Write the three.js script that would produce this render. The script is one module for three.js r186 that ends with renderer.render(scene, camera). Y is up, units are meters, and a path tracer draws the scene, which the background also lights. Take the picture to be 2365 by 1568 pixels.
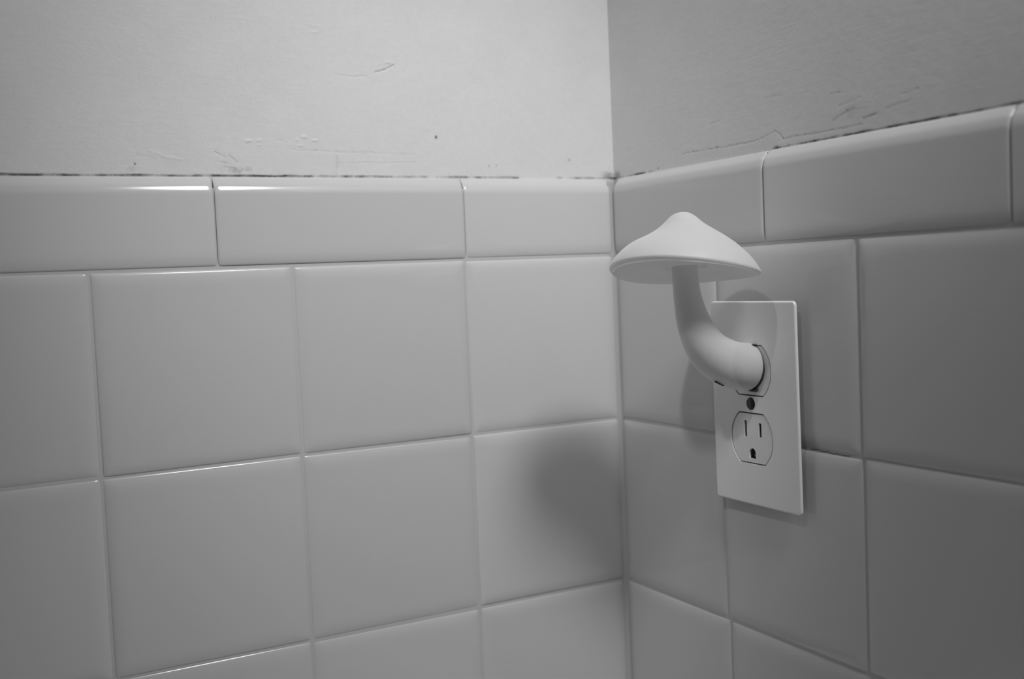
import * as THREE from 'three';
import { mergeGeometries } from 'three/addons/utils/BufferGeometryUtils.js';

// ---------------------------------------------------------------- camera, light, exposure
const Y0 = 1.2;                       // height of the joint under the trim row above the floor
const scene = new THREE.Scene();
scene.background = new THREE.Color(0x000000);
const renderer = new THREE.WebGLRenderer({ antialias: true });
renderer.toneMapping = THREE.LinearToneMapping;
renderer.toneMappingExposure = 0.9;
renderer.shadowMap.enabled = true;
renderer.shadowMap.type = THREE.PCFSoftShadowMap;

const camera = new THREE.PerspectiveCamera(34.95, 2365 / 1568, 0.02, 20);
camera.position.set(-0.3981, Y0 - 0.0136, 0.6044);
camera.rotation.set(-0.0554, -0.4849, -0.0436, 'YXZ');
camera.focus = 0.6;
camera.userData.fStop = 6.3;
scene.add(camera);

// lamps outside the frame: a bulb on the right wall and one under the ceiling, each with an added reflector.
// beam = spot cone narrowed to imitate lens falloff towards the edges, spill = extra fill added in the same bulb
const WALL_LAMP = { at: new THREE.Vector3(-0.10, Y0 + 0.475, 0.60), aim: new THREE.Vector3(-0.115, Y0 - 0.045, 0), beam: 0.98, addedFill: 0.135, angle: 25, bulb: 0.074 };
const CEILING_LAMP = { at: new THREE.Vector3(-1.10, Y0 + 1.30, 0.68), aim: new THREE.Vector3(-0.15, Y0 + 0.05, 0), beam: 3.0, addedFill: 0.14, angle: 9.0, bulb: 0.045 };

// ---------------------------------------------------------------- helpers
let seed = 20240611;
const rnd = () => { seed = (seed * 1664525 + 1013904223) >>> 0; return seed / 4294967296; };
const rs = (a) => (rnd() * 2 - 1) * a;
function grey(v) { return new THREE.Color().setRGB(v, v, v); }
function mat(v, roughness = 0.5, extra = {}) {
  return new THREE.MeshPhysicalMaterial({ color: grey(v), roughness, metalness: 0, ...extra });
}
function mesh(name, geometry, material, parent, label) {
  const m = new THREE.Mesh(geometry, material);
  m.name = name; m.castShadow = m.receiveShadow = true;
  if (label) m.userData.label = label;
  (parent || scene).add(m);
  return m;
}
function tag(o, label, category, kind, group) {
  o.userData.label = label; o.userData.category = category;
  if (kind) o.userData.kind = kind;
  if (group) o.userData.group = group;
  return o;
}
function box(x0, x1, y0, y1, z0, z1) {
  const g = new THREE.BoxGeometry(x1 - x0, y1 - y0, z1 - z0);
  g.translate((x0 + x1) / 2, (y0 + y1) / 2, (z0 + z1) / 2);
  return g;
}
function frameBoxes(x0, x1, y0, y1, z0, z1, [a, b, c, d]) {        // a slab with a rectangular opening a..b, c..d
  return merge([box(x0, a, y0, y1, z0, z1), box(b, x1, y0, y1, z0, z1), box(a, b, y0, c, z0, z1), box(a, b, d, y1, z0, z1)]);
}
// surface grid from a function (i, j) -> [x, y, z]; open, smooth normals
function grid(nu, nv, fn, flip = false, skip = null) {
  const pos = [], uv = [], idx = [];
  for (let j = 0; j <= nv; j++) for (let i = 0; i <= nu; i++) {
    const p = fn(i, j); pos.push(p[0], p[1], p[2]); uv.push(i / nu, j / nv);
  }
  const w = nu + 1;
  for (let j = 0; j < nv; j++) for (let i = 0; i < nu; i++) {
    if (skip && skip(i, j)) continue;
    const a = j * w + i, b = a + 1, c = a + w, d = c + 1;
    if (flip) idx.push(a, d, b, a, c, d); else idx.push(a, b, d, a, d, c);
  }
  const g = new THREE.BufferGeometry();
  g.setAttribute('position', new THREE.Float32BufferAttribute(pos, 3));
  g.setAttribute('uv', new THREE.Float32BufferAttribute(uv, 2));
  g.setIndex(idx); g.computeVertexNormals();
  return g;
}
const merge = (list) => mergeGeometries(list.map((g) => {
  const k = g.index ? g.toNonIndexed() : g;
  for (const n of Object.keys(k.attributes)) if (!['position', 'normal', 'uv'].includes(n)) k.deleteAttribute(n);
  return k;
}));

// ---------------------------------------------------------------- value noise
const PERM = new Float32Array(65536);
for (let i = 0; i < 65536; i++) PERM[i] = rnd();
function vnoise(x, y) {
  const xi = Math.floor(x), yi = Math.floor(y);
  let fx = x - xi, fy = y - yi;
  fx = fx * fx * (3 - 2 * fx); fy = fy * fy * (3 - 2 * fy);
  const a = PERM[(xi & 255) + ((yi & 255) << 8)], b = PERM[((xi + 1) & 255) + ((yi & 255) << 8)];
  const c = PERM[(xi & 255) + (((yi + 1) & 255) << 8)], d = PERM[((xi + 1) & 255) + (((yi + 1) & 255) << 8)];
  return (a + (b - a) * fx) * (1 - fy) + (c + (d - c) * fx) * fy - 0.5;      // -0.5 .. 0.5
}
const toSRGB = (v) => v <= 0.0031308 ? 12.92 * v : 1.055 * Math.pow(v, 1 / 2.4) - 0.055;
function dataTexture(bytes, w, h, srgb) {
  const t = new THREE.DataTexture(bytes, w, h, THREE.RGBAFormat);
  t.magFilter = THREE.LinearFilter; t.minFilter = THREE.LinearFilter;
  if (srgb) t.colorSpace = THREE.SRGBColorSpace;
  t.needsUpdate = true;
  return t;
}

// ---------------------------------------------------------------- materials
const PAINT = 0.67, TILE = 0.58;
const tileMats = [0.98, 1.0, 1.02].map((k) => mat(TILE * k, 0.10, { ior: 1.5 }));
const groutMat = mat(0.52, 0.85);
const wallPaint = mat(PAINT, 0.55);
const roomPaint = mat(0.38, 0.7);

// ---------------------------------------------------------------- painted plaster, 512 x 256 mm above the trim, with its bumps, ridges and grime
// marks are given in millimetres: u along the wall from the corner, v above the joint under the trim
const PW = 2048, PH = 1024, PU0 = -6, PV0 = 48.5, PMM = 0.25;
function plasterMaterial(marks) {
  const hgt = new Float32Array(PW * PH), alb = new Float32Array(PW * PH).fill(1);
  for (let j = 0; j < PH; j++) for (let i = 0; i < PW; i++) {
    const u = PU0 + i * PMM, v = PV0 + j * PMM, k = j * PW + i;
    hgt[k] = 0.030 * vnoise(u * 0.85 + 11, v * 0.95) + 0.022 * vnoise(u * 0.08 + 3, v * 0.9 + 40)
      + 0.05 * vnoise(u * 0.22, v * 0.3 + 9) + 0.012 * vnoise(u * 2.1, v * 2.1) + 0.16 * vnoise(u * 0.03 + 70, v * 0.035);
    alb[k] = 1 + 0.035 * vnoise(u * 0.05 + 5, v * 0.07) + 0.03 * vnoise(u * 0.4, v * 0.5 + 31) + 0.03 * vnoise(u * 1.6, v * 1.6);
  }
  const each = (u, v, ru, rv, fn) => {
    const i0 = Math.max(0, Math.floor((u - ru - PU0) / PMM)), i1 = Math.min(PW - 1, Math.ceil((u + ru - PU0) / PMM));
    const j0 = Math.max(0, Math.floor((v - rv - PV0) / PMM)), j1 = Math.min(PH - 1, Math.ceil((v + rv - PV0) / PMM));
    for (let j = j0; j <= j1; j++) for (let i = i0; i <= i1; i++) fn(PU0 + i * PMM, PV0 + j * PMM, j * PW + i);
  };
  for (const [u, v, ru, rv, h] of marks.bumps || [])          // drips and blobs of paint
    each(u, v, ru * 2, rv * 2, (x, y, k) => {
      const r = Math.hypot((x - u) / ru, (y - v) / rv) + 0.35 * vnoise(x * 0.9, y * 0.9);
      hgt[k] += h * Math.exp(-r * r * 1.6);
    });
  for (const [pts, wd, h, shade] of marks.ridges || [])        // old paint edges, scratches; darker along the line where set
    for (let s = 0; s + 1 < pts.length; s++) {
      const [ax, ay] = pts[s], [bx, by] = pts[s + 1], L2 = (bx - ax) ** 2 + (by - ay) ** 2;
      each((ax + bx) / 2, (ay + by) / 2, Math.abs(bx - ax) / 2 + 3 * wd + 1, Math.abs(by - ay) / 2 + 3 * wd + 1, (x, y, k) => {
        const yy = y + 0.7 * vnoise(x * 0.35, 7.7);
        const t = Math.min(1, Math.max(0, ((x - ax) * (bx - ax) + (yy - ay) * (by - ay)) / L2));
        const d = Math.hypot(x - ax - t * (bx - ax), yy - ay - t * (by - ay));
        const e = Math.exp(-(d * d) / (wd * wd)) * Math.max(0, 0.65 + 0.9 * vnoise(x * 0.45, y * 0.45 + 3));
        hgt[k] += h * e;
        if (shade) alb[k] *= 1 - shade * e;
      });
    }
  for (const [u, v, ru, rv, s] of marks.spots || [])           // nail holes, mould specks
    each(u, v, ru * 2.5, rv * 2.5, (x, y, k) => {
      const r = Math.hypot((x - u) / ru, (y - v) / rv) + 0.9 * vnoise(x * 1.7 + 9, y * 1.7);
      const e = Math.min(1, Math.max(0, 1.35 - r));
      alb[k] *= 1 - s * e; hgt[k] -= 0.05 * s * e;
    });
  // grime along the seam above the trim: [u, strength, spread in mm]
  const seam = marks.seam;
  for (let i = 0; i < PW; i++) {
    const u = PU0 + i * PMM;
    let a = 0; while (a + 2 < seam.length && seam[a + 1][0] < u) a++;
    const t = Math.min(1, Math.max(0, (u - seam[a][0]) / (seam[a + 1][0] - seam[a][0])));
    const st = seam[a][1] + (seam[a + 1][1] - seam[a][1]) * t, sp = seam[a][2] + (seam[a + 1][2] - seam[a][2]) * t;
    if (st <= 0) continue;
    const line = marks.seamV + 0.5 * vnoise(u * 0.12, 2.2);
    for (let j = 0; j < 48; j++) {
      const v = PV0 + j * PMM, k = j * PW + i, dv = v - line;
      const n = 0.9 * vnoise(u * 0.22, 17.3) + 0.35 * vnoise(u * 0.8, v * 1.1 + 5);
      const core = Math.exp(-((dv / (dv > 0 ? 0.55 : 1.2)) ** 2)) * Math.min(1, Math.max(0, st + 0.9 * n));
      const mould = dv > 0 ? Math.min(1, Math.max(0, 2.6 * (vnoise(u * 0.9 + 50, v * 1.1) + 0.6 * vnoise(u * 2.3, v * 2.3)) - 0.35)) * Math.exp(-dv / Math.max(sp, 0.05)) * st : 0;
      alb[k] *= Math.max(0.05, 1 - 0.93 * core) * (1 - 0.55 * mould);
      hgt[k] -= 0.12 * core;
    }
  }
  const A = new Uint8Array(PW * PH * 4), H = new Uint8Array(PW * PH * 4);
  for (let k = 0; k < PW * PH; k++) {
    const a = Math.round(255 * toSRGB(Math.min(1, Math.max(0, alb[k] * 0.95))));
    A[4 * k] = A[4 * k + 1] = A[4 * k + 2] = a; A[4 * k + 3] = 255;
    const h = Math.round(255 * Math.min(1, Math.max(0, 0.5 + hgt[k] / 1.0)));
    H[4 * k] = H[4 * k + 1] = H[4 * k + 2] = h; H[4 * k + 3] = 255;
  }
  return new THREE.MeshPhysicalMaterial({ color: grey(PAINT / 0.95), roughness: 0.55, map: dataTexture(A, PW, PH, true), bumpMap: dataTexture(H, PW, PH, false), bumpScale: 0.001 });
}

// ---------------------------------------------------------------- tiles
const P = 0.1095, JOINT = 0.0017, DEPTH = 0.006, ROWS = 11;
function edgeSamples(w, fine) {
  const e = fine ? [0, 0.25, 0.6, 1.0, 1.8, 2.8, 4.2, 6.2, 8.6] : [0, 1.0, 3, 5.5, 8.6], inner = fine ? 6 : 2, out = [];
  for (const d of e) out.push(-w / 2 + d / 1000);
  const a = -w / 2 + 0.0086, b = -a;
  for (let k = 1; k < inner; k++) out.push(a + (b - a) * k / inner);
  for (const d of e.slice().reverse()) out.push(w / 2 - d / 1000);
  return out;
}
function cushion(d) {            // how far the glaze falls away at distance d from an edge
  const a = Math.max(0, 1 - d / 0.0085), b = Math.max(0, 1 - d / 0.0010);
  return 0.0011 * a * a * Math.sqrt(a) + 0.00022 * b * b;
}
function tileGeometry(w, h, fine, crown = 0.0002, hole = null) {       // hole: [x0, x1, y0, y1], cut out for the outlet box
  const withCuts = (list, cuts) => [...list, ...cuts.filter((c) => c > list[0] + 0.001 && c < list[list.length - 1] - 0.001)].sort((a, b) => a - b);
  const xs = withCuts(edgeSamples(w, fine), hole ? hole.slice(0, 2) : []), ys = withCuts(edgeSamples(h, fine), hole ? hole.slice(2) : []);
  const z = (x, y) => -Math.pow(cushion(w / 2 - Math.abs(x)) ** 3 + cushion(h / 2 - Math.abs(y)) ** 3, 1 / 3) + crown * ((1 - (2 * x / w) ** 2) * (1 - (2 * y / h) ** 2) - 0.6);
  const top = grid(xs.length - 1, ys.length - 1, (i, j) => [xs[i], ys[j], z(xs[i], ys[j])], false, hole && ((i, j) => { const x = (xs[i] + xs[i + 1]) / 2, y = (ys[j] + ys[j + 1]) / 2; return x > hole[0] && x < hole[1] && y > hole[2] && y < hole[3]; }));
  const ring = [];
  for (let i = 0; i < xs.length; i++) ring.push([xs[i], ys[0]]);
  for (let j = 1; j < ys.length; j++) ring.push([xs[xs.length - 1], ys[j]]);
  for (let i = xs.length - 2; i >= 0; i--) ring.push([xs[i], ys[ys.length - 1]]);
  for (let j = ys.length - 2; j >= 0; j--) ring.push([xs[0], ys[j]]);
  const skirt = grid(ring.length - 1, 1, (i, j) => [ring[i][0], ring[i][1], j ? z(...ring[i]) : -DEPTH + 0.0004]);
  return merge([top, skirt]);
}
const fineTiles = [0.00015, 0.00028, 0.0004].map((c) => tileGeometry(P - JOINT, P - JOINT, true, c));
const plainTile = tileGeometry(P - JOINT, P - JOINT, false);

// bullnose trim tile, 2 x 6 inches: flat face, rounded over at the top towards the painted wall
const TRIM_TOP = 0.0507;
function trimGeometry(w, gap = 0.0008) {
  const prof = [];                                   // [y, z, ny, nz]
  const y0 = 0.0010;
  prof.push([y0, -DEPTH + 0.0004, -1, 0]);
  for (const d of [0, 0.25, 0.6, 1.0, 1.8, 2.8, 4.2, 6.2, 8.6]) prof.push([y0 + d / 1000, -cushion(d / 1000), 0, 1]);
  // the face bends over in three stages: a soft break, an almost flat slope, and a tight turn into the painted wall
  let ay = 0, az = 0;
  const stage = [[0, 0], [0.0018, 9.5], [0.0046, 16], [0.0064, 33], [0.0098, 37], [0.0125, 86]];      // length along the bend, lean in degrees
  const angle = (q) => { let i = 0; while (i + 2 < stage.length && stage[i + 1][0] < q) i++; const [a, u] = stage[i], [b, v] = stage[i + 1]; return u + (v - u) * Math.min(1, (q - a) / (b - a)); };
  const bend = [];
  for (let k = 0, N = 44, total = 0.0125; k <= N; k++) {
    const t = angle(total * k / N) * Math.PI / 180;
    bend.push([ay, -az, Math.sin(t), Math.cos(t)]);
    ay += Math.cos(t) * total / N; az += Math.sin(t) * total / N;
  }
  const yc = TRIM_TOP - bend[44][0], squash = 0.0064 / -bend[44][1];
  for (const f of [0.35, 0.5, 0.65, 0.8, 0.92]) prof.push([yc * f, 0, 0, 1]);
  for (let k = 0; k <= 44; k += 2) prof.push([yc + bend[k][0], bend[k][1] * squash, bend[k][2], bend[k][3]]);
  const L = w - gap, e = [0, 0.2, 0.5, 0.9, 1.5, 2.3, 3.2], xs = [];
  for (const d of e) xs.push(-L / 2 + d / 1000);
  for (let k = 1; k < 8; k++) xs.push(-L / 2 + 0.0032 + (L - 0.0064) * k / 8);
  for (const d of e.slice().reverse()) xs.push(L / 2 - d / 1000);
  const fall = (d) => 0.00035 * Math.max(0, 1 - d / 0.003) ** 2 + 0.00045 * Math.max(0, 1 - d / 0.0009) ** 2;
  const pt = (x, q) => { const f = fall(L / 2 - Math.abs(x)); return [x, q[0] - q[2] * f * (q[2] > 0 ? 1 : 0), q[1] - q[3] * f]; };
  const face = grid(xs.length - 1, prof.length - 1, (i, j) => pt(xs[i], prof[j]));
  const ends = [-1, 1].map((s) => grid(prof.length - 1, 1, (i, j) => { const p = pt(s * L / 2, prof[i]); return j ? p : [p[0], Math.min(p[1], TRIM_TOP - 0.002), -DEPTH - 0.0005]; }, s < 0));
  return merge([face, ...ends]);
}

// builds one tiled wall in its own frame: +u along the wall from the corner, +z out of the wall, then turned into place
function tiledWall(root, sign, cols, jointsOf, trimJoints, opening = null) {
  const place = (m, u, v, z = 0) => { m.position.set(sign * u, Y0 + v, z); };
  const list = [];
  for (let r = 0; r < ROWS; r++) for (let c = 0; c < cols; c++) {
    const u0 = jointsOf(c, r), u1 = jointsOf(c + 1, r);
    const near = c < 5 && r < 4;
    const full = Math.abs(u1 - u0 - P) < 0.0009;
    const cu = (u0 + u1) / 2, cv = -(r + 0.5) * P, cut = opening && opening[0] < u1 && opening[1] > u0 && opening[2] < cv + P / 2 && opening[3] > cv - P / 2;
    const g = cut ? tileGeometry(u1 - u0 - JOINT, P - JOINT, true, 0.0003, [opening[0] - cu, opening[1] - cu, opening[2] - cv, opening[3] - cv]) : near ? (full ? fineTiles[Math.floor(rnd() * 3)] : tileGeometry(u1 - u0 - JOINT, P - JOINT, true, 0.0003)) : plainTile;
    const t = mesh('tile', g, tileMats[Math.floor(rnd() * 3)], root);
    place(t, (u0 + u1) / 2, -(r + 0.5) * P + rs(0.0003), rs(0.00025));
    if (near) t.rotation.set(rs(0.0035), rs(0.0035), rs(0.003));
    list.push(t);
  }
  for (let k = 0; k + 1 < trimJoints.length; k++) {
    const u0 = trimJoints[k], u1 = trimJoints[k + 1];
    const t = mesh('trim_tile', trimGeometry(u1 - u0), tileMats[Math.floor(rnd() * 3)], root);
    place(t, (u0 + u1) / 2, 0, rs(0.0002));
    t.rotation.set(0, rs(0.002), rs(0.0015));
    list.push(t);
  }
  return list;
}

// ---------------------------------------------------------------- wall_left: faces the camera, runs to -x from the corner
const ROOM_X = -1.75, ROOM_Z = 2.1, ROOM_H = 2.6, COLS = 15;
const wallLeft = new THREE.Group(); wallLeft.name = 'wall_left'; scene.add(wallLeft);
tag(wallLeft, 'brighter wall left of the corner, glossy square tiles under painted plaster', 'wall', 'structure');
const leftTrim = [0.0008, 0.1088, 0.2612, 0.4140, 0.5668, 0.7196, 0.8724, 1.0252, 1.1780, 1.3308, 1.4836, 1.6364, 1.74];
tiledWall(wallLeft, -1, COLS, (c, r) => c === 0 ? 0.0006 : c * P + [0, 0.0004, 0.0006, 0][r % 4], leftTrim);
mesh('grout', box(ROOM_X, 0.01, 0, Y0 + 0.044, -0.02, -0.0015), groutMat, wallLeft, 'pale grey grout between the tiles');
mesh('trim_grout', box(ROOM_X, 0.01, Y0 + 0.044, Y0 + 0.0496, -0.02, -0.0046), groutMat, wallLeft);
const leftMarks = {
  seamV: 51.3,
  seam: [[-6, 0.75, 1.2], [2, 0.55, 1.2], [14, 0.45, 0.6], [34, 0.2, 0.1], [40, 0, 0.1], [64, 0, 0.1], [67, 0.4, 1.5], [108, 0.5, 2.5], [116, 0.35, 2.0], [122, 0.15, 1.5], [138, 0.35, 2], [142, 0.6, 0.6], [190, 0.5, 0.8], [196, 0.4, 1], [216, 0.5, 0.6], [219, 0.95, 1], [240, 0.95, 2.0], [252, 0.75, 3.0], [262, 0.6, 1.2], [286, 0.62, 0.5], [367, 0.8, 0.4], [520, 0.7, 0.4]],
  bumps: [[238.7, 70.9, 2.2, 1.1, 0.26], [232.5, 71.2, 1.8, 1.2, 0.2], [221.3, 71.5, 1.6, 1.3, -0.14], [210.5, 72, 1.4, 1, 0.16], [206.4, 73.8, 2.0, 1.0, 0.24], [200.2, 71.9, 2.2, 0.9, 0.25], [209.2, 68.7, 2.0, 0.8, 0.2], [232.8, 68.8, 1.6, 0.7, 0.15],
    [197.2, 138, 4.2, 2.0, 0.10], [197, 134.2, 2.2, 1.4, 0.16], [186.8, 57, 2, 3, -0.10], [170, 137, 5, 4, 0.06]],
  ridges: [[[[215, 66.2], [200, 65.8], [186.7, 65.6], [165, 65.2], [137.2, 64.6]], 0.8, -0.09, 0.03], [[[186, 59.3], [170, 59.3], [150, 59.6], [137.5, 59.9]], 0.5, -0.08, 0.05],
    [[[184.2, 110.8], [176, 109.8], [165.4, 110.4]], 0.6, -0.12, 0.06], [[[160.5, 113.4], [155, 114.5], [149, 117.6]], 0.7, -0.3, 0.18], [[[158, 118], [152, 119.5], [148.5, 119]], 0.8, 0.12, 0],
    [[[258, 64.4], [253, 62]], 0.5, -0.14, 0.2], [[[250, 62.5], [246.2, 59]], 0.55, -0.16, 0.3], [[[256, 59.2], [250.5, 58]], 0.5, -0.14, 0.25], [[[253, 56.5], [247, 55]], 0.6, -0.1, 0.2],
    [[[292.1, 64.2], [285, 61.5], [276, 59.8]], 0.9, 0.09, 0], [[[300, 62.5], [290, 60]], 0.8, -0.06, 0.05], [[[187, 63], [188, 53.3]], 0.9, -0.08, 0.12]],
  spots: [[123.1, 75.4, 0.95, 1.2, 0.75], [301.0, 57.3, 0.6, 0.9, 0.8], [28.3, 62.9, 1.0, 0.9, 0.3], [87.4, 58.1, 0.9, 0.9, 0.28], [82, 58.6, 0.8, 0.8, 0.2], [303, 54.5, 2.5, 1.4, 0.12], [247, 54.2, 3.6, 1.6, 0.28], [240, 55, 2.6, 1.4, 0.18], [129, 79, 2.5, 0.6, 0.06], [-2, 53.0, 5, 2.2, 0.45]],
};
function plasterPanel(root, material, sign, flipU) {            // front face of the detailed plaster, z = -DEPTH in the wall's frame
  const U0 = PU0 / 1000, U1 = U0 + PW * PMM / 1000, V0 = PV0 / 1000, V1 = V0 + PH * PMM / 1000;
  const g = grid(1, 1, (i, j) => [sign * (i ? U1 : U0), Y0 + (j ? V1 : V0), -DEPTH], sign < 0);
  return mesh('painted_plaster', g, material, root, 'old uneven paint with drips, specks and a grimy lower edge');
}
const PU1 = PU0 / 1000 + PW * PMM / 1000, PV1 = PV0 / 1000 + PH * PMM / 1000;
plasterPanel(wallLeft, plasterMaterial(leftMarks), -1);
mesh('upper_plaster', box(ROOM_X, 0.006, Y0 + PV1, ROOM_H, -0.1, -DEPTH), wallPaint, wallLeft);
mesh('outer_plaster', box(ROOM_X, -PU1, Y0 + 0.044, Y0 + PV1, -0.1, -DEPTH), wallPaint, wallLeft);
mesh('masonry', box(ROOM_X, 0.1, 0, ROOM_H, -0.14, -0.02), roomPaint, wallLeft);

// ---------------------------------------------------------------- wall_right: runs to +z from the corner, built in the same frame and turned
const wallRight = new THREE.Group(); wallRight.name = 'wall_right'; scene.add(wallRight);
wallRight.rotation.y = -Math.PI / 2;                             // local +x -> world +z, local +z -> world -x
tag(wallRight, 'shaded wall right of the corner, glossy square tiles under painted plaster', 'wall', 'structure');
const OPENING = [0.1402 - 0.0255, 0.1402 + 0.0255, -0.0878 - 0.0455, -0.0878 + 0.0455];     // cut through the tiles for the outlet box: u0, u1, v0, v1
const HOLE = [OPENING[0], OPENING[1], Y0 + OPENING[2], Y0 + OPENING[3]];
const rightFirst = [0.1046, 0.1056, 0.1080, 0.1075];
const rightTrim = [0.0008, 0.1480, 0.3016, 0.4544, 0.6072, 0.7600, 0.9128, 1.0656, 1.2184, 1.3712, 1.5240, 1.6768, 1.8296, 1.9824, 2.09];
tiledWall(wallRight, 1, 19, (c, r) => c === 0 ? 0.0006 : rightFirst[r % 4] + (c - 1) * P, rightTrim, OPENING);
mesh('grout', frameBoxes(-0.01, ROOM_Z, 0, Y0 + 0.044, -0.02, -0.0015, HOLE), groutMat, wallRight, 'pale grey grout between the tiles');
mesh('trim_grout', box(-0.01, ROOM_Z, Y0 + 0.044, Y0 + 0.0496, -0.02, -0.0046), groutMat, wallRight);
const rightMarks = {
  seamV: 51.0,
  seam: [[-6, 0.75, 1.2], [3, 0.5, 1], [12, 0.3, 0.5], [17, 0.45, 0.5], [19, 0.95, 0.7], [29, 0.95, 0.7], [32, 0.3, 0.5], [38, 0.1, 0.2], [42, 0, 0.1], [148, 0, 0.1], [151, 0.8, 0.8], [156, 0.8, 0.8], [158, 0.25, 0.2], [173, 0.35, 0.2], [176, 0.7, 0.3], [196, 0.65, 0.3], [200, 0.4, 0.3], [212, 0.75, 0.4], [228, 0.5, 0.5], [232, 0.9, 0.6], [262, 0.85, 0.7], [275, 0.6, 0.5], [310, 0.6, 0.4], [520, 0.6, 0.4]],
  bumps: [[120, 95, 14, 9, 0.08], [215, 66, 9, 4, 0.08], [170, 78, 8, 4, 0.06]],
  ridges: [[[[70, 57.9], [80.3, 57.8], [102.8, 57.3], [120.2, 56.8], [138.5, 57.0], [146, 58.5], [152.7, 60.0], [156, 58], [158.6, 55.5]], 0.7, -0.14, 0.13], [[[158.6, 55.2], [175, 55], [195, 54.6], [214.6, 54.6]], 0.7, -0.14, 0.14],
    [[[196, 59.5], [205, 62.5], [210, 63.5]], 0.9, -0.12, 0.22], [[[216, 57.2], [224, 58.4]], 0.7, -0.18, 0.38], [[[194, 73], [201, 72.6]], 0.5, -0.12, 0.3], [[[240, 65.2], [250, 65.8]], 0.7, -0.1, 0.2], [[[146, 79], [160, 78.4]], 1.0, -0.06, 0.1], [[[98, 72], [106, 72.4]], 0.8, -0.06, 0.08],
    [[[200, 66], [214, 68]], 0.8, -0.08, 0.1], [[[230, 60], [245, 61.5]], 0.8, -0.08, 0.12]],
  spots: [[153.3, 51.6, 1.9, 0.9, 0.6], [44.6, 52.2, 1.1, 0.8, 0.4], [102.8, 58.0, 1.6, 0.9, 0.25], [24, 50.9, 4, 0.8, 0.5], [163, 51.2, 1, 0.6, 0.4], [-2, 53.0, 4, 2.0, 0.45], [207, 61, 3, 2, 0.12]],
};
plasterPanel(wallRight, plasterMaterial(rightMarks), 1);
mesh('upper_plaster', box(-0.006, ROOM_Z, Y0 + PV1, ROOM_H, -0.1, -DEPTH), wallPaint, wallRight);
mesh('outer_plaster', box(PU1, ROOM_Z, Y0 + 0.044, Y0 + PV1, -0.1, -DEPTH), wallPaint, wallRight);
mesh('masonry', frameBoxes(-0.1, ROOM_Z, 0, ROOM_H, -0.14, -0.02, HOLE), roomPaint, wallRight);
{ // hairline crack where the grout has let go to the right of the outlet
  const pts = [[0.1785, -0.1083], [0.1835, -0.1080], [0.187, -0.1086], [0.1905, -0.1082], [0.194, -0.1090], [0.197, -0.1085], [0.2015, -0.1089], [0.206, -0.1086]].map(([u, v]) => new THREE.Vector3(u, Y0 + v - 0.0011, -0.0015));
  mesh('grout_crack', new THREE.TubeGeometry(new THREE.CatmullRomCurve3(pts, false, 'catmullrom', 0.1), 40, 0.00016, 5), mat(0.03, 0.9), wallRight, 'thin dark crack in the grout');
}

{ // caulk run down the inner corner, a hollow fillet between the two tiled faces
  const r = 0.0042, n = 8, y0 = 0.01, y1 = Y0 + 0.0475, o = 0.0016;
  const ring = (k) => { const t = Math.PI / 2 * k / n; return [o - r + r * Math.sin(t) - 0.0002, -o + r - r * Math.cos(t) + 0.0002]; };   // from the left wall round to the right wall
  const g = grid(n, 60, (i, j) => { const [x, z] = ring(i), y = y0 + (y1 - y0) * j / 60, q = 0.0003 * vnoise(y * 90, 4.4); return [x - q, y, z + q]; });
  mesh('caulk', g, mat(0.42, 0.7), wallLeft, 'worn caulk in the corner');
}

// ---------------------------------------------------------------- rest of the room
tag(mesh('wall_side', box(ROOM_X - 0.12, ROOM_X, 0, ROOM_H, -0.14, ROOM_Z + 0.12), roomPaint), 'plain painted wall across the room behind the camera', 'wall', 'structure');
tag(mesh('wall_back', box(ROOM_X, 0.14, 0, ROOM_H, ROOM_Z, ROOM_Z + 0.12), roomPaint), 'plain painted wall facing the tiled left wall', 'wall', 'structure');
tag(mesh('floor', box(ROOM_X - 0.12, 0.14, -0.1, 0, -0.14, ROOM_Z + 0.12), mat(0.25, 0.5)), 'plain grey bathroom floor', 'floor', 'structure');
tag(mesh('ceiling', box(ROOM_X - 0.12, 0.14, ROOM_H, ROOM_H + 0.1, -0.14, ROOM_Z + 0.12), roomPaint), 'plain painted bathroom ceiling', 'ceiling', 'structure');

// unseen counter put in under the outlet, just below the frame: its white top throws light back up onto the tiles and the cap
{
  const g = new THREE.Group(); g.name = 'unseen_counter'; g.position.set(-0.26, 0, 0.7); scene.add(g);
  tag(g, 'unseen white counter put in below the outlet to throw light upward', 'counter');
  const top = new THREE.BoxGeometry(0.506, 0.03, 1.38); top.translate(0, 0.835, 0);
  mesh('counter_top', top, mat(0.88, 0.25), g);
  const cab = new THREE.BoxGeometry(0.46, 0.82, 1.34); cab.translate(0.02, 0.41, 0);
  mesh('cabinet', cab, mat(0.6, 0.5), g);
  for (const z of [-0.34, 0.34]) {
    const d = new THREE.BoxGeometry(0.018, 0.7, 0.62); d.translate(-0.22, 0.43, z);
    const door = mesh('door', d, mat(0.62, 0.45), g);
    const k = new THREE.SphereGeometry(0.014, 20, 14); k.translate(-0.24, 0.66, z - Math.sign(z) * 0.26);
    mesh('knob', k, mat(0.5, 0.3, { metalness: 1 }), door);
  }
}

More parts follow.
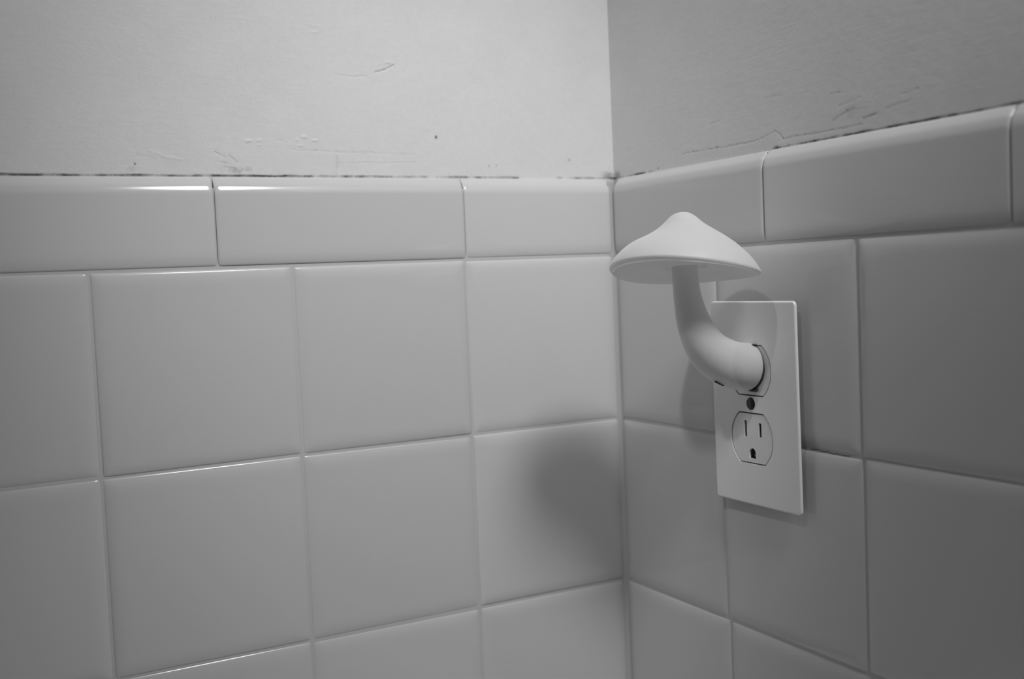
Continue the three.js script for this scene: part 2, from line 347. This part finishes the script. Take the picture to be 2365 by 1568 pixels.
// ---------------------------------------------------------------- duplex outlet
const OZ = 0.1402, OY = Y0 - 0.0878, FACE = 0.0062;              // centre along the wall, height, how far the plate stands out
const outlet = new THREE.Group(); outlet.name = 'wall_outlet'; scene.add(outlet);
outlet.position.set(0, OY, OZ); outlet.rotation.y = -Math.PI / 2; // local x -> world z, local z -> out of the wall
tag(outlet, 'white duplex wall outlet with a rectangular cover plate and dark centre screw', 'outlet');
const plateMat = mat(0.84, 0.38), receptMat = mat(0.80, 0.3);
function roundRect(w, h, r, n = 6) {
  const out = [];
  for (const [cx, cy, a0] of [[w / 2 - r, h / 2 - r, 0], [-w / 2 + r, h / 2 - r, 90], [-w / 2 + r, -h / 2 + r, 180], [w / 2 - r, -h / 2 + r, 270]])
    for (let k = 0; k <= n; k++) { const a = (a0 + 90 * k / n) * Math.PI / 180; out.push(new THREE.Vector2(cx + r * Math.cos(a), cy + r * Math.sin(a))); }
  return out;
}
function duplexOutline(R, H, n = 20) {                            // circle cut flat at top and bottom
  const a = Math.asin(H / R), out = [];
  for (let k = 0; k <= n; k++) { const t = -a + 2 * a * k / n; out.push(new THREE.Vector2(R * Math.cos(t), R * Math.sin(t))); }
  for (let k = 0; k <= n; k++) { const t = Math.PI - a + 2 * a * k / n; out.push(new THREE.Vector2(R * Math.cos(t), R * Math.sin(t))); }
  return out;
}
const circle = (r, n = 28) => Array.from({ length: n }, (_, k) => new THREE.Vector2(r * Math.cos(2 * Math.PI * k / n), r * Math.sin(2 * Math.PI * k / n)));
const shift = (pts, x, y) => pts.map((p) => new THREE.Vector2(p.x + x, p.y + y));
const scallop = (pts, z0, z1) => grid(pts.length, 1, (i, j) => { const p = pts[i % pts.length]; return [p.x, p.y, j ? z1 : z0]; });
{
  const w = 0.0702, h = 0.1136, bevel = 0.0011;
  const holes = [shift(duplexOutline(0.0175, 0.0144), 0, 0.0186), shift(duplexOutline(0.0175, 0.0144), 0, -0.0193), circle(0.0036), shift(roundRect(0.0006, 0.0003, 0.0001, 1), 0, 0.0039), shift(roundRect(0.0006, 0.0008, 0.0001, 1), 0, -0.0043)];
  const inset = roundRect(w - 2 * bevel, h - 2 * bevel, 0.001);
  const back = (p) => p.map((q) => new THREE.Vector2(q.x - 0.0024 + 0.006 * q.y, q.y));
  const s = new THREE.Shape(inset); s.holes = holes.map((p) => new THREE.Path(back(p)));
  const front = new THREE.ShapeGeometry(s); front.translate(0, 0, FACE);
  const skew = (g) => { const p = g.attributes.position; for (let i = 0; i < p.count; i++) p.setX(i, p.getX(i) + 0.0024 - 0.006 * p.getY(i)); return g; };   // the plate hangs a little off the sockets and off plumb
  const steps = [[0, 0], [0.3, 0.05], [0.55, 0.16], [0.75, 0.34], [0.9, 0.58], [0.98, 0.82], [1, 1]];
  const rings = steps.map(([q, d]) => roundRect(w - 2 * bevel * (1 - q), h - 2 * bevel * (1 - q), 0.001 + 0.0016 * q).map((p) => [p.x, p.y, FACE - d * 0.0013]));
  rings.push(rings[rings.length - 1].map((p) => [p[0] * 0.97, p[1] * 0.98, FACE - 0.0015]));
  const n = inset.length;
  const rim = grid(n, rings.length - 1, (i, j) => rings[j][i % n], true);
  const walls = holes.map((p) => scallop(p, FACE - 0.004, FACE));
  mesh('cover_plate', merge([skew(front), skew(rim), ...walls]), plateMat, outlet);
  const bw = 0.0255, bh = 0.0455, bd = -0.055;                    // galvanised box sunk in the wall behind the plate
  const steel = mat(0.45, 0.5, { metalness: 0.8 });
  mesh('outlet_box', merge([box(-bw, -bw + 0.0012, -bh, bh, bd, -0.001), box(bw - 0.0012, bw, -bh, bh, bd, -0.001), box(-bw, bw, -bh, -bh + 0.0012, bd, -0.001), box(-bw, bw, bh - 0.0012, bh, bd, -0.001), box(-bw, bw, -bh, bh, bd - 0.0012, bd)]), steel, outlet, 'galvanised steel box in the wall');
  const slot = (x, y, sw, sh) => shift(roundRect(sw, sh, 0.0006, 3), x, y);
  const ground = [];
  for (let k = 0; k <= 12; k++) { const a = Math.PI * k / 12; ground.push(new THREE.Vector2(0.0026 * Math.cos(a), -0.0082 + 0.0026 * Math.sin(a))); }
  ground.push(new THREE.Vector2(-0.0026, -0.0114), new THREE.Vector2(0.0026, -0.0114));
  for (const [cy, nm] of [[0.0186, 'upper socket, under the night light'], [-0.0193, 'lower socket, empty']]) {
    const o = duplexOutline(0.0167, 0.0136);
    const sh = new THREE.Shape(o);
    const cut = [slot(-0.0053, 0.0050, 0.0021, 0.0094), slot(0.0067, 0.0050, 0.0023, 0.0080), ground];
    sh.holes = cut.map((p) => new THREE.Path(p));
    const f = new THREE.ShapeGeometry(sh); f.translate(0, 0, FACE - 0.0003);
    const side = grid(o.length, 2, (i, j) => { const p = o[i % o.length], k = j === 2 ? 1 : 1.0; return [p.x * k, p.y * k, [FACE - 0.024, FACE - 0.0006, FACE - 0.0003][j]]; });
    // thin face with slots, open to the hollow body behind it
    const tubes = cut.map((p) => scallop(p, FACE - 0.0014, FACE - 0.0003));
    const rear = f.clone().translate(0, 0, -0.0011);
    const floor = new THREE.ShapeGeometry(new THREE.Shape(o)).translate(0, 0, FACE - 0.024);
    const g = merge([f, side, rear, floor, ...tubes]); g.translate(0, cy, 0);
    mesh('receptacle', g, receptMat, outlet, nm);
  }
  const screwProfile = [[0, 0.0004], [0.0012, 0.00035], [0.0023, 0.0001], [0.0031, -0.0004], [0.0033, -0.001]].map(([r, z]) => new THREE.Vector2(r, z));
  const head = new THREE.LatheGeometry(screwProfile.slice().reverse(), 28); head.rotateX(Math.PI / 2); head.translate(0, 0, FACE);
  const screw = mesh('screw', head, mat(0.03, 0.35, { metalness: 0.6 }), outlet, 'dark slotted screw');
  mesh('screw_slot', new THREE.BoxGeometry(0.0006, 0.0048, 0.0003).translate(0, 0, FACE + 0.0003), mat(0.08, 0.5), screw);
}

// ---------------------------------------------------------------- mushroom night light
const lamp = new THREE.Group(); lamp.name = 'mushroom_night_light'; scene.add(lamp);
lamp.position.set(0, Y0 - 0.0679, OZ);
tag(lamp, 'white mushroom-shaped plug-in night light with a curved stem', 'night light');
const nearBlack = mat(0.03, 0.6);
const capMat = mat(0.86, 0.6, { transmission: 0.5, thickness: 0 }), stemMat = mat(0.84, 0.6, { transmission: 0.36, thickness: 0 });
{
  // stem: a tapering tube swept from the socket out and up; x is away from the wall (negative), y up
  const cl = [[-0.0076, 0.0008, 0.0130], [-0.0105, 0.0011, 0.0131], [-0.0170, 0.0022, 0.0130], [-0.0250, 0.0055, 0.0126], [-0.0320, 0.0100, 0.0118], [-0.0372, 0.0155, 0.0108], [-0.0412, 0.0225, 0.0098], [-0.0443, 0.0300, 0.0088], [-0.0463, 0.0380, 0.0077], [-0.0475, 0.0460, 0.0071], [-0.0480, 0.0540, 0.0070], [-0.0481, 0.0610, 0.0071]];
  const curve = new THREE.CatmullRomCurve3(cl.map(([x, y]) => new THREE.Vector3(x, y, 0)));
  const N = 60, S = 40, rad = (t) => { const f = t * (cl.length - 1), i = Math.min(cl.length - 2, Math.floor(f)), k = f - i; return cl[i][2] * (1 - k) + cl[i + 1][2] * k; };
  const skin = grid(S, N, (i, j) => {
    const t = j / N, c = curve.getPoint(t), d = curve.getTangent(t), a = 2 * Math.PI * i / S, n = new THREE.Vector3(-d.y, d.x, 0), r = rad(t) * (j === 0 ? 0.985 : 1);
    return [c.x + n.x * r * Math.cos(a), c.y + n.y * r * Math.cos(a), r * Math.sin(a)];
  }, true);
  const stem = mesh('stem', skin, stemMat, lamp);
  // plug body between the stem and the socket, near-black, showing as a dark ring round the edge
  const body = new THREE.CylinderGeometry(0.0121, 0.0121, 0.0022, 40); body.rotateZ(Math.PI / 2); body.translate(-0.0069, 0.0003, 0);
  mesh('plug_base', body, nearBlack, lamp, 'black plug base behind the stem');
  // notches at the back edge of the stem, drawn as near-black bars
  const notch = (y, ang, w) => mesh('notch', new THREE.BoxGeometry(0.0022, 0.0012, w).rotateZ(ang).translate(-0.0072, y, 0.004), nearBlack, stem, 'small dark notch at the base');
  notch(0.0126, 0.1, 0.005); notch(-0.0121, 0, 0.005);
  // light sensor slit on the underside of the bend
  const sen = new THREE.CapsuleGeometry(0.0011, 0.0050, 4, 10); sen.scale(1, 1, 0.9); sen.rotateZ(Math.PI / 2 - 0.42);
  sen.translate(-0.0285, -0.0062, 0.0016);
  mesh('light_sensor', sen, mat(0.05, 0.3), stem, 'small dark light sensor');

  // cap
  const outer = [[0, 0.0305], [0.0028, 0.0303], [0.0056, 0.0291], [0.0085, 0.0268], [0.0116, 0.0239], [0.016, 0.0208], [0.022, 0.0170], [0.0275, 0.0133], [0.0325, 0.0093], [0.0366, 0.0054], [0.0392, 0.0020], [0.0404, -0.0002], [0.0405, -0.0012], [0.0399, -0.0021], [0.0386, -0.0024]];
  const under = [[0.0386, -0.0024], [0.0358, -0.0016], [0.0315, -0.0004], [0.0265, 0.0006], [0.0205, 0.0012], [0.0140, 0.0014], [0.0121, 0.0010], [0.0116, 0.0016], [0.0114, 0.0060], [0, 0.0062]];
  const yaw = 0.485, right = new THREE.Vector3(Math.cos(yaw), 0, Math.sin(yaw)), toCam = new THREE.Vector3(-Math.sin(yaw), 0, Math.cos(yaw));
  const tilt = new THREE.Quaternion().setFromAxisAngle(right, -0.114).multiply(new THREE.Quaternion().setFromAxisAngle(toCam, 0.02));
  const shape = (pts, n, lift) => {
    const sp = new THREE.SplineCurve(pts.map(([r, y]) => new THREE.Vector2(r, y))), seg = 112, v = new THREE.Vector3();
    return grid(seg, n, (i, j) => {
      const p = sp.getPoint(j / n), a = 2 * Math.PI * (i % seg) / seg, wgt = (p.x / 0.0405) ** 3;
      // a = 0 towards the camera's right, a = 90 degrees towards the camera
      const wave = wgt * (0.0042 * Math.cos(a - 2.75) - 0.0012 * Math.sin(2 * a)) + lift * 0.0008 * Math.exp(-(((p.x - 0.031) / 0.009) ** 2)) * (1 - Math.cos(a));
      const rr = Math.max(0, p.x) * (1 - 0.024 * (1 + Math.cos(a)));
      v.set(0, p.y + wave, 0).addScaledVector(right, rr * Math.cos(a)).addScaledVector(toCam, rr * Math.sin(a)).applyQuaternion(tilt);
      return [v.x, v.y, v.z];
    });
  };
  const cap = mesh('cap', shape(outer, 70, 1), capMat, lamp, 'smooth white pointed cap');
  cap.position.set(-0.0472, 0.0679 - 0.0121, 0);
  mesh('cap_underside', shape(under, 50, 0), capMat, cap, 'hollow underside of the cap');
}

// ---------------------------------------------------------------- the two lamps of the room (outside the frame)
const metal = mat(0.55, 0.3, { metalness: 1 });
function narrowedLamp(g, d) {                                   // bulb with added reflector; beam narrowed to imitate lens falloff, points at d.aim
  const head = new THREE.Group(); head.name = 'lamp_head';
  head.position.copy(d.at).sub(g.position);
  head.quaternion.setFromUnitVectors(new THREE.Vector3(0, -1, 0), d.aim.clone().sub(d.at).normalize());
  g.add(head);
  const r = d.bulb, prof = [[0.001, 1.24 * r], [0.5 * r, 1.2 * r], [0.9 * r, 0.95 * r], [1.12 * r, 0.62 * r], [1.2 * r, 0.4 * r], [1.23 * r, 0.41 * r], [1.15 * r, 0.64 * r], [0.93 * r, 0.99 * r], [0.52 * r, 1.25 * r], [0.25 * r, 1.32 * r], [0.22 * r, 1.7 * r], [0.001, 1.72 * r]];
  mesh('reflector', new THREE.LatheGeometry(prof.map(([x, y]) => new THREE.Vector2(x, y)), 48), metal, head);
  const bulb = mesh('bulb', new THREE.SphereGeometry(r * 1.05, 36, 24), new THREE.MeshStandardMaterial({ color: grey(0.8), roughness: 0.4, emissive: grey(1), emissiveIntensity: 3.5 }), head, 'glowing opal bulb');
  bulb.castShadow = false;
  const beam = new THREE.SpotLight(0xffffff, d.beam, 0, d.angle * Math.PI / 180, 1, 2);
  beam.target.position.copy(d.aim);
  const addedFill = new THREE.PointLight(0xffffff, d.addedFill, 0, 2);
  for (const l of [beam, addedFill]) {
    l.position.copy(d.at); l.castShadow = true;
    l.shadow.radius = r / 0.02; l.shadow.mapSize.set(2048, 2048); l.shadow.camera.near = 0.08; l.shadow.bias = -0.0004;
    scene.add(l);
  }
  scene.add(beam.target);
  return head;
}
{
  const g = new THREE.Group(); g.name = 'wall_lamp'; g.position.set(0.006, WALL_LAMP.at.y + 0.02, WALL_LAMP.at.z + 0.16); scene.add(g);
  tag(g, 'unseen lamp on the shaded right wall, metal reflector added to narrow its light', 'lamp');
  narrowedLamp(g, WALL_LAMP);
  const plate = new THREE.CylinderGeometry(0.03, 0.034, 0.010, 40); plate.rotateZ(Math.PI / 2); plate.translate(-0.005, 0.06, 0.02);
  mesh('back_plate', plate, metal, g);
  const arm = new THREE.TubeGeometry(new THREE.CatmullRomCurve3([[-0.008, 0.06, 0.02], [-0.05, 0.063, 0.015], [-0.085, 0.055, -0.03], [-0.09, 0.03, -0.085]].map((p) => new THREE.Vector3(...p))), 24, 0.005, 12);
  mesh('arm', arm, metal, g);
}
{
  const g = new THREE.Group(); g.name = 'ceiling_lamp'; g.position.set(CEILING_LAMP.at.x, ROOM_H, CEILING_LAMP.at.z); scene.add(g);
  tag(g, 'unseen lamp under the bathroom ceiling, metal reflector added to narrow its light', 'lamp');
  narrowedLamp(g, CEILING_LAMP);
  const mount = new THREE.CylinderGeometry(0.05, 0.05, 0.012, 40); mount.translate(-0.05, -0.006, 0);
  mesh('mount', mount, metal, g);
  mesh('arm', new THREE.TubeGeometry(new THREE.CatmullRomCurve3([[-0.05, -0.01, 0], [-0.054, -0.014, 0.012], [-0.045, -0.018, 0.026]].map((p) => new THREE.Vector3(...p))), 16, 0.004, 12), metal, g);
}

renderer.render(scene, camera);
